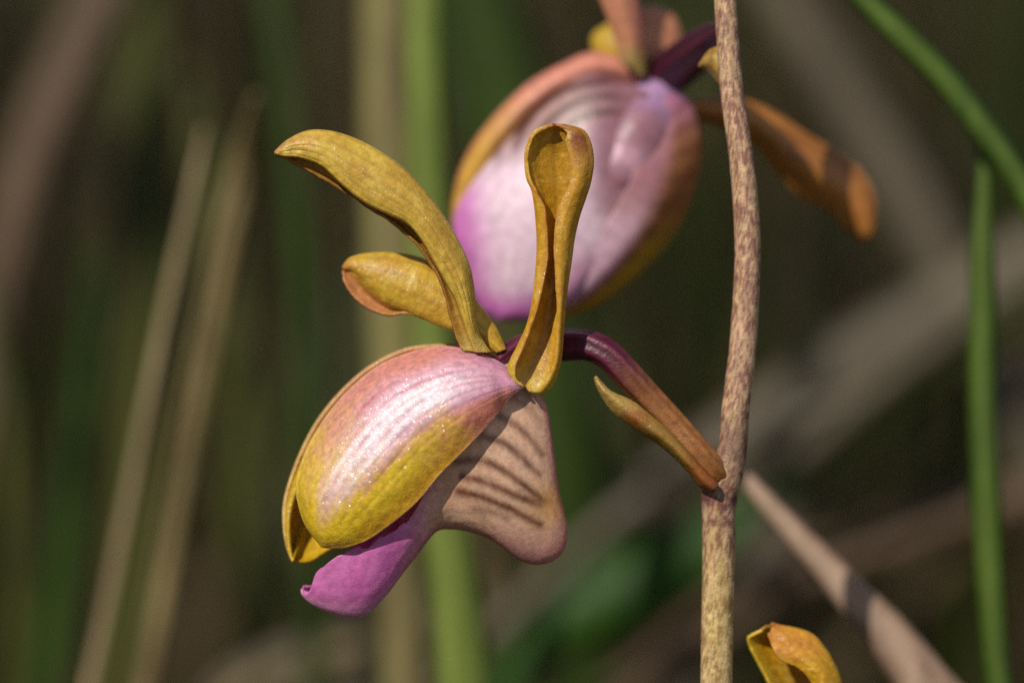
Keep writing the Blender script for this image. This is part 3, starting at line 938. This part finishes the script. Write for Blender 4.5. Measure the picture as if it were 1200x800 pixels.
# blurred ones farther back: (points, colour, label, category)
FAR = [
    ([(560, 700, 1000, 26), (700, 622, 1000, 30), (860, 520, 1000, 32), (1010, 420, 1000, 34), (1120, 350, 1000, 32), (1260, 270, 1000, 26), (1420, 190, 1000, 8)], GREY, 'wide grey dead blade slanting up behind the stem above an olive one'),
    ([(760, 800, 900, 30), (900, 690, 900, 30), (1010, 645, 900, 30), (1120, 610, 900, 30), (1240, 570, 900, 26), (1500, 500, 900, 6)], BROWN, 'brown dead blade lying low behind the thick straw'),
    ([(780, 640, 800, 20), (900, 575, 800, 24), (1000, 500, 800, 26), (1100, 420, 800, 24), (1220, 350, 800, 18), (1400, 260, 820, 4)], OLIVE, 'olive blade slanting up behind the stem under a wide grey one'),
    ([(580, 820, 760, 18), (650, 735, 760, 30), (720, 695, 760, 42), (800, 655, 760, 38), (880, 600, 760, 20), (930, 565, 760, 3)], LEAF, 'deep green short leaf behind the lower stem'),
    ([(30, 900, 800, 14), (62, 700, 800, 14), (85, 520, 800, 13), (105, 400, 800, 10), (120, 300, 800, 3)], DEEP, 'deep green narrow blade with its tip beside the thin pale straw'),
    ([(-60, 640, 1000, 30), (0, 330, 1000, 32), (50, 150, 1000, 34), (110, 20, 1000, 34), (180, -120, 1000, 28), (300, -400, 1000, 5)], BROWN, 'wide brown dead blade arching away from the pale straws'),
    ([(150, 700, 1100, 24), (165, 400, 1100, 26), (172, 150, 1100, 26), (170, -40, 1100, 22), (150, -350, 1100, 5)], OLIVE, 'olive upright blade crossing behind the pale straws'),
    ([(360, 520, 700, 12), (352, 300, 700, 14), (335, 130, 700, 14), (318, 0, 700, 12), (290, -250, 700, 3)], DEEP, 'deep green upright blade behind the arching sepal'),
    ([(640, 420, 900, 40), (610, 200, 900, 46), (570, 30, 900, 46), (520, -140, 900, 36), (420, -420, 900, 6)], DEEP, 'broad deep green blade between the two flowers'),
    ([(1210, 520, 1100, 26), (1120, 340, 1100, 30), (1030, 180, 1100, 30), (930, 20, 1100, 26), (780, -200, 1100, 5)], GREY, 'grey dead blade drooping behind the orange sepal'),
    ([(330, 900, 1000, 22), (300, 700, 1000, 24), (280, 500, 1000, 24), (262, 300, 1000, 22), (220, 80, 1000, 6)], OLIVE, 'olive upright blade between the wide leaning tan one and the front flower'),
    ([(180, 900, 900, 16), (300, 790, 900, 18), (420, 760, 900, 18), (560, 750, 900, 16), (700, 770, 900, 4)], GREY, 'grey dead stalk lying low under the front flower'),
    ([(620, 900, 950, 30), (600, 740, 950, 30), (585, 600, 950, 30), (580, 450, 950, 24), (580, 300, 950, 6)], TAN, 'tan dead blade between the broad light green one and the striped pouch'),
    ([(760, 900, 1000, 22), (830, 760, 1000, 22), (900, 640, 1000, 20), (960, 540, 1000, 14), (1010, 470, 1000, 3)], GREY, 'short grey dead blade crossing the brown one'),
    ([(800, 650, 780, 9), (900, 565, 780, 11), (1000, 480, 780, 12), (1100, 400, 780, 11), (1200, 330, 780, 9), (1330, 250, 780, 3)], GREY, 'narrow pale dry blade slanting up behind the stem between grey and olive'),
    ([(660, 660, 780, 9), (740, 590, 780, 11), (840, 530, 780, 11), (940, 485, 780, 9), (1040, 450, 780, 3)], GREY, 'narrow grey dead blade passing just behind the stem node'),
    ([(820, 760, 780, 11), (930, 690, 780, 13), (1040, 645, 780, 14), (1150, 605, 780, 12), (1300, 560, 780, 3)], BROWN, 'narrow brown dead blade under the thick straw and across it'),
    ([(-20, 520, 780, 8), (10, 330, 780, 10), (50, 190, 780, 11), (100, 70, 780, 10), (160, -60, 780, 3)], BROWN, 'narrow brown dead blade running along the wide arching one'),
    ([(60, 900, 780, 7), (72, 720, 780, 8), (90, 560, 780, 8), (100, 420, 780, 7), (112, 280, 780, 2)], LEAF, 'narrow fresh green blade beside the thin olive one'),
    ([(200, 880, 780, 7), (300, 800, 780, 8), (400, 765, 780, 8), (500, 745, 780, 6), (600, 740, 780, 2)], TAN, 'thin pale dry stalk lying low beneath the magenta lip'),
    ([(430, 900, 780, 8), (436, 740, 780, 9), (446, 600, 780, 9), (452, 480, 780, 7), (455, 380, 780, 2)], GREY, 'narrow grey dead blade beside the foot of the broad tan one'),
    ([(10, 900, 700, 10), (20, 700, 700, 11), (12, 500, 700, 10), (-20, 300, 700, 3)], OLIVE, 'thin olive blade crossing the foot of the wide brown arching one'),
]
for pts, colr, label in FAR:
    pts = [(x, y, d * 1.9, hw * 1.15) for x, y, d, hw in pts]
    blade('grass_blade', pts, colr, label, 'grass blade', n=50)


# ------------------------------------------------------------------ the grass nobody could count
def grass_mass(name, label, n, xr, yr, hr, wr, pal, seed, lean=0.35):
    g = np.random.default_rng(seed)
    x = g.uniform(*xr, n)
    y = g.uniform(*yr, n)
    h = g.uniform(*hr, n)
    wd = g.uniform(*wr, n)
    az = g.uniform(0, 2 * np.pi, n)
    ln = np.abs(g.normal(0, lean, n)) * h
    face = g.uniform(0, np.pi, n)
    if yr[0] > 0:                                        # none leans in among the flowers
        az = np.where(y + np.sin(az) * ln < 0.52, -az, az)
    seg = 7
    s = np.linspace(0, 1, seg)
    cx = x[:, None] + np.cos(az)[:, None] * ln[:, None] * s**1.8
    cy = y[:, None] + np.sin(az)[:, None] * ln[:, None] * s**1.8
    cz = -0.05 + h[:, None] * (s - 0.25 * (ln / h)[:, None] * s**2.5)
    wt = wd[:, None] * (1 - s**2.2) * 0.5 + 0.0002
    fx, fy = np.cos(face)[:, None], np.sin(face)[:, None]
    a = np.stack([cx - fx * wt, cy - fy * wt, cz], -1)
    b = np.stack([cx + fy * wt * .35, cy - fx * wt * .35, cz], -1)
    c = np.stack([cx + fx * wt, cy + fy * wt, cz], -1)
    V = np.stack([a, b, c], 2).reshape(-1, 3)           # n, seg, 3
    base = (np.arange(n) * seg * 3)[:, None, None]
    i = np.arange(seg - 1)[None, :, None] * 3
    j = np.arange(2)[None, None, :]
    q = base + i + j
    F = np.stack([q, q + 1, q + 4, q + 3], -1).reshape(-1, 4)
    pal = np.array([lin(p) for p in pal])
    tint = pal[g.integers(0, len(pal), n)] * g.uniform(.7, 1.3, (n, 1))
    tint = np.repeat(tint, seg * 3, 0)
    o = mesh_object(name, V, F.tolist(), tint, M_MASS)
    o['kind'] = 'stuff'
    o['label'] = label
    o['category'] = 'grass'


PAL = [(58, 64, 26), (44, 54, 20), (78, 70, 38), (92, 76, 54), (72, 58, 42), (36, 48, 16), (102, 86, 62)]
grass_mass('tall_grass', 'dense mixed green and dry grass filling the background', 5200, (-1.1, 1.1), (0.62, 2.4), (0.3, 0.85), (0.004, 0.011), PAL, 3)
grass_mass('short_grass', 'low grass and dead stalks covering the soil', 5000, (-1.3, 1.3), (-0.6, 2.6), (0.06, 0.26), (0.003, 0.008), PAL, 4)
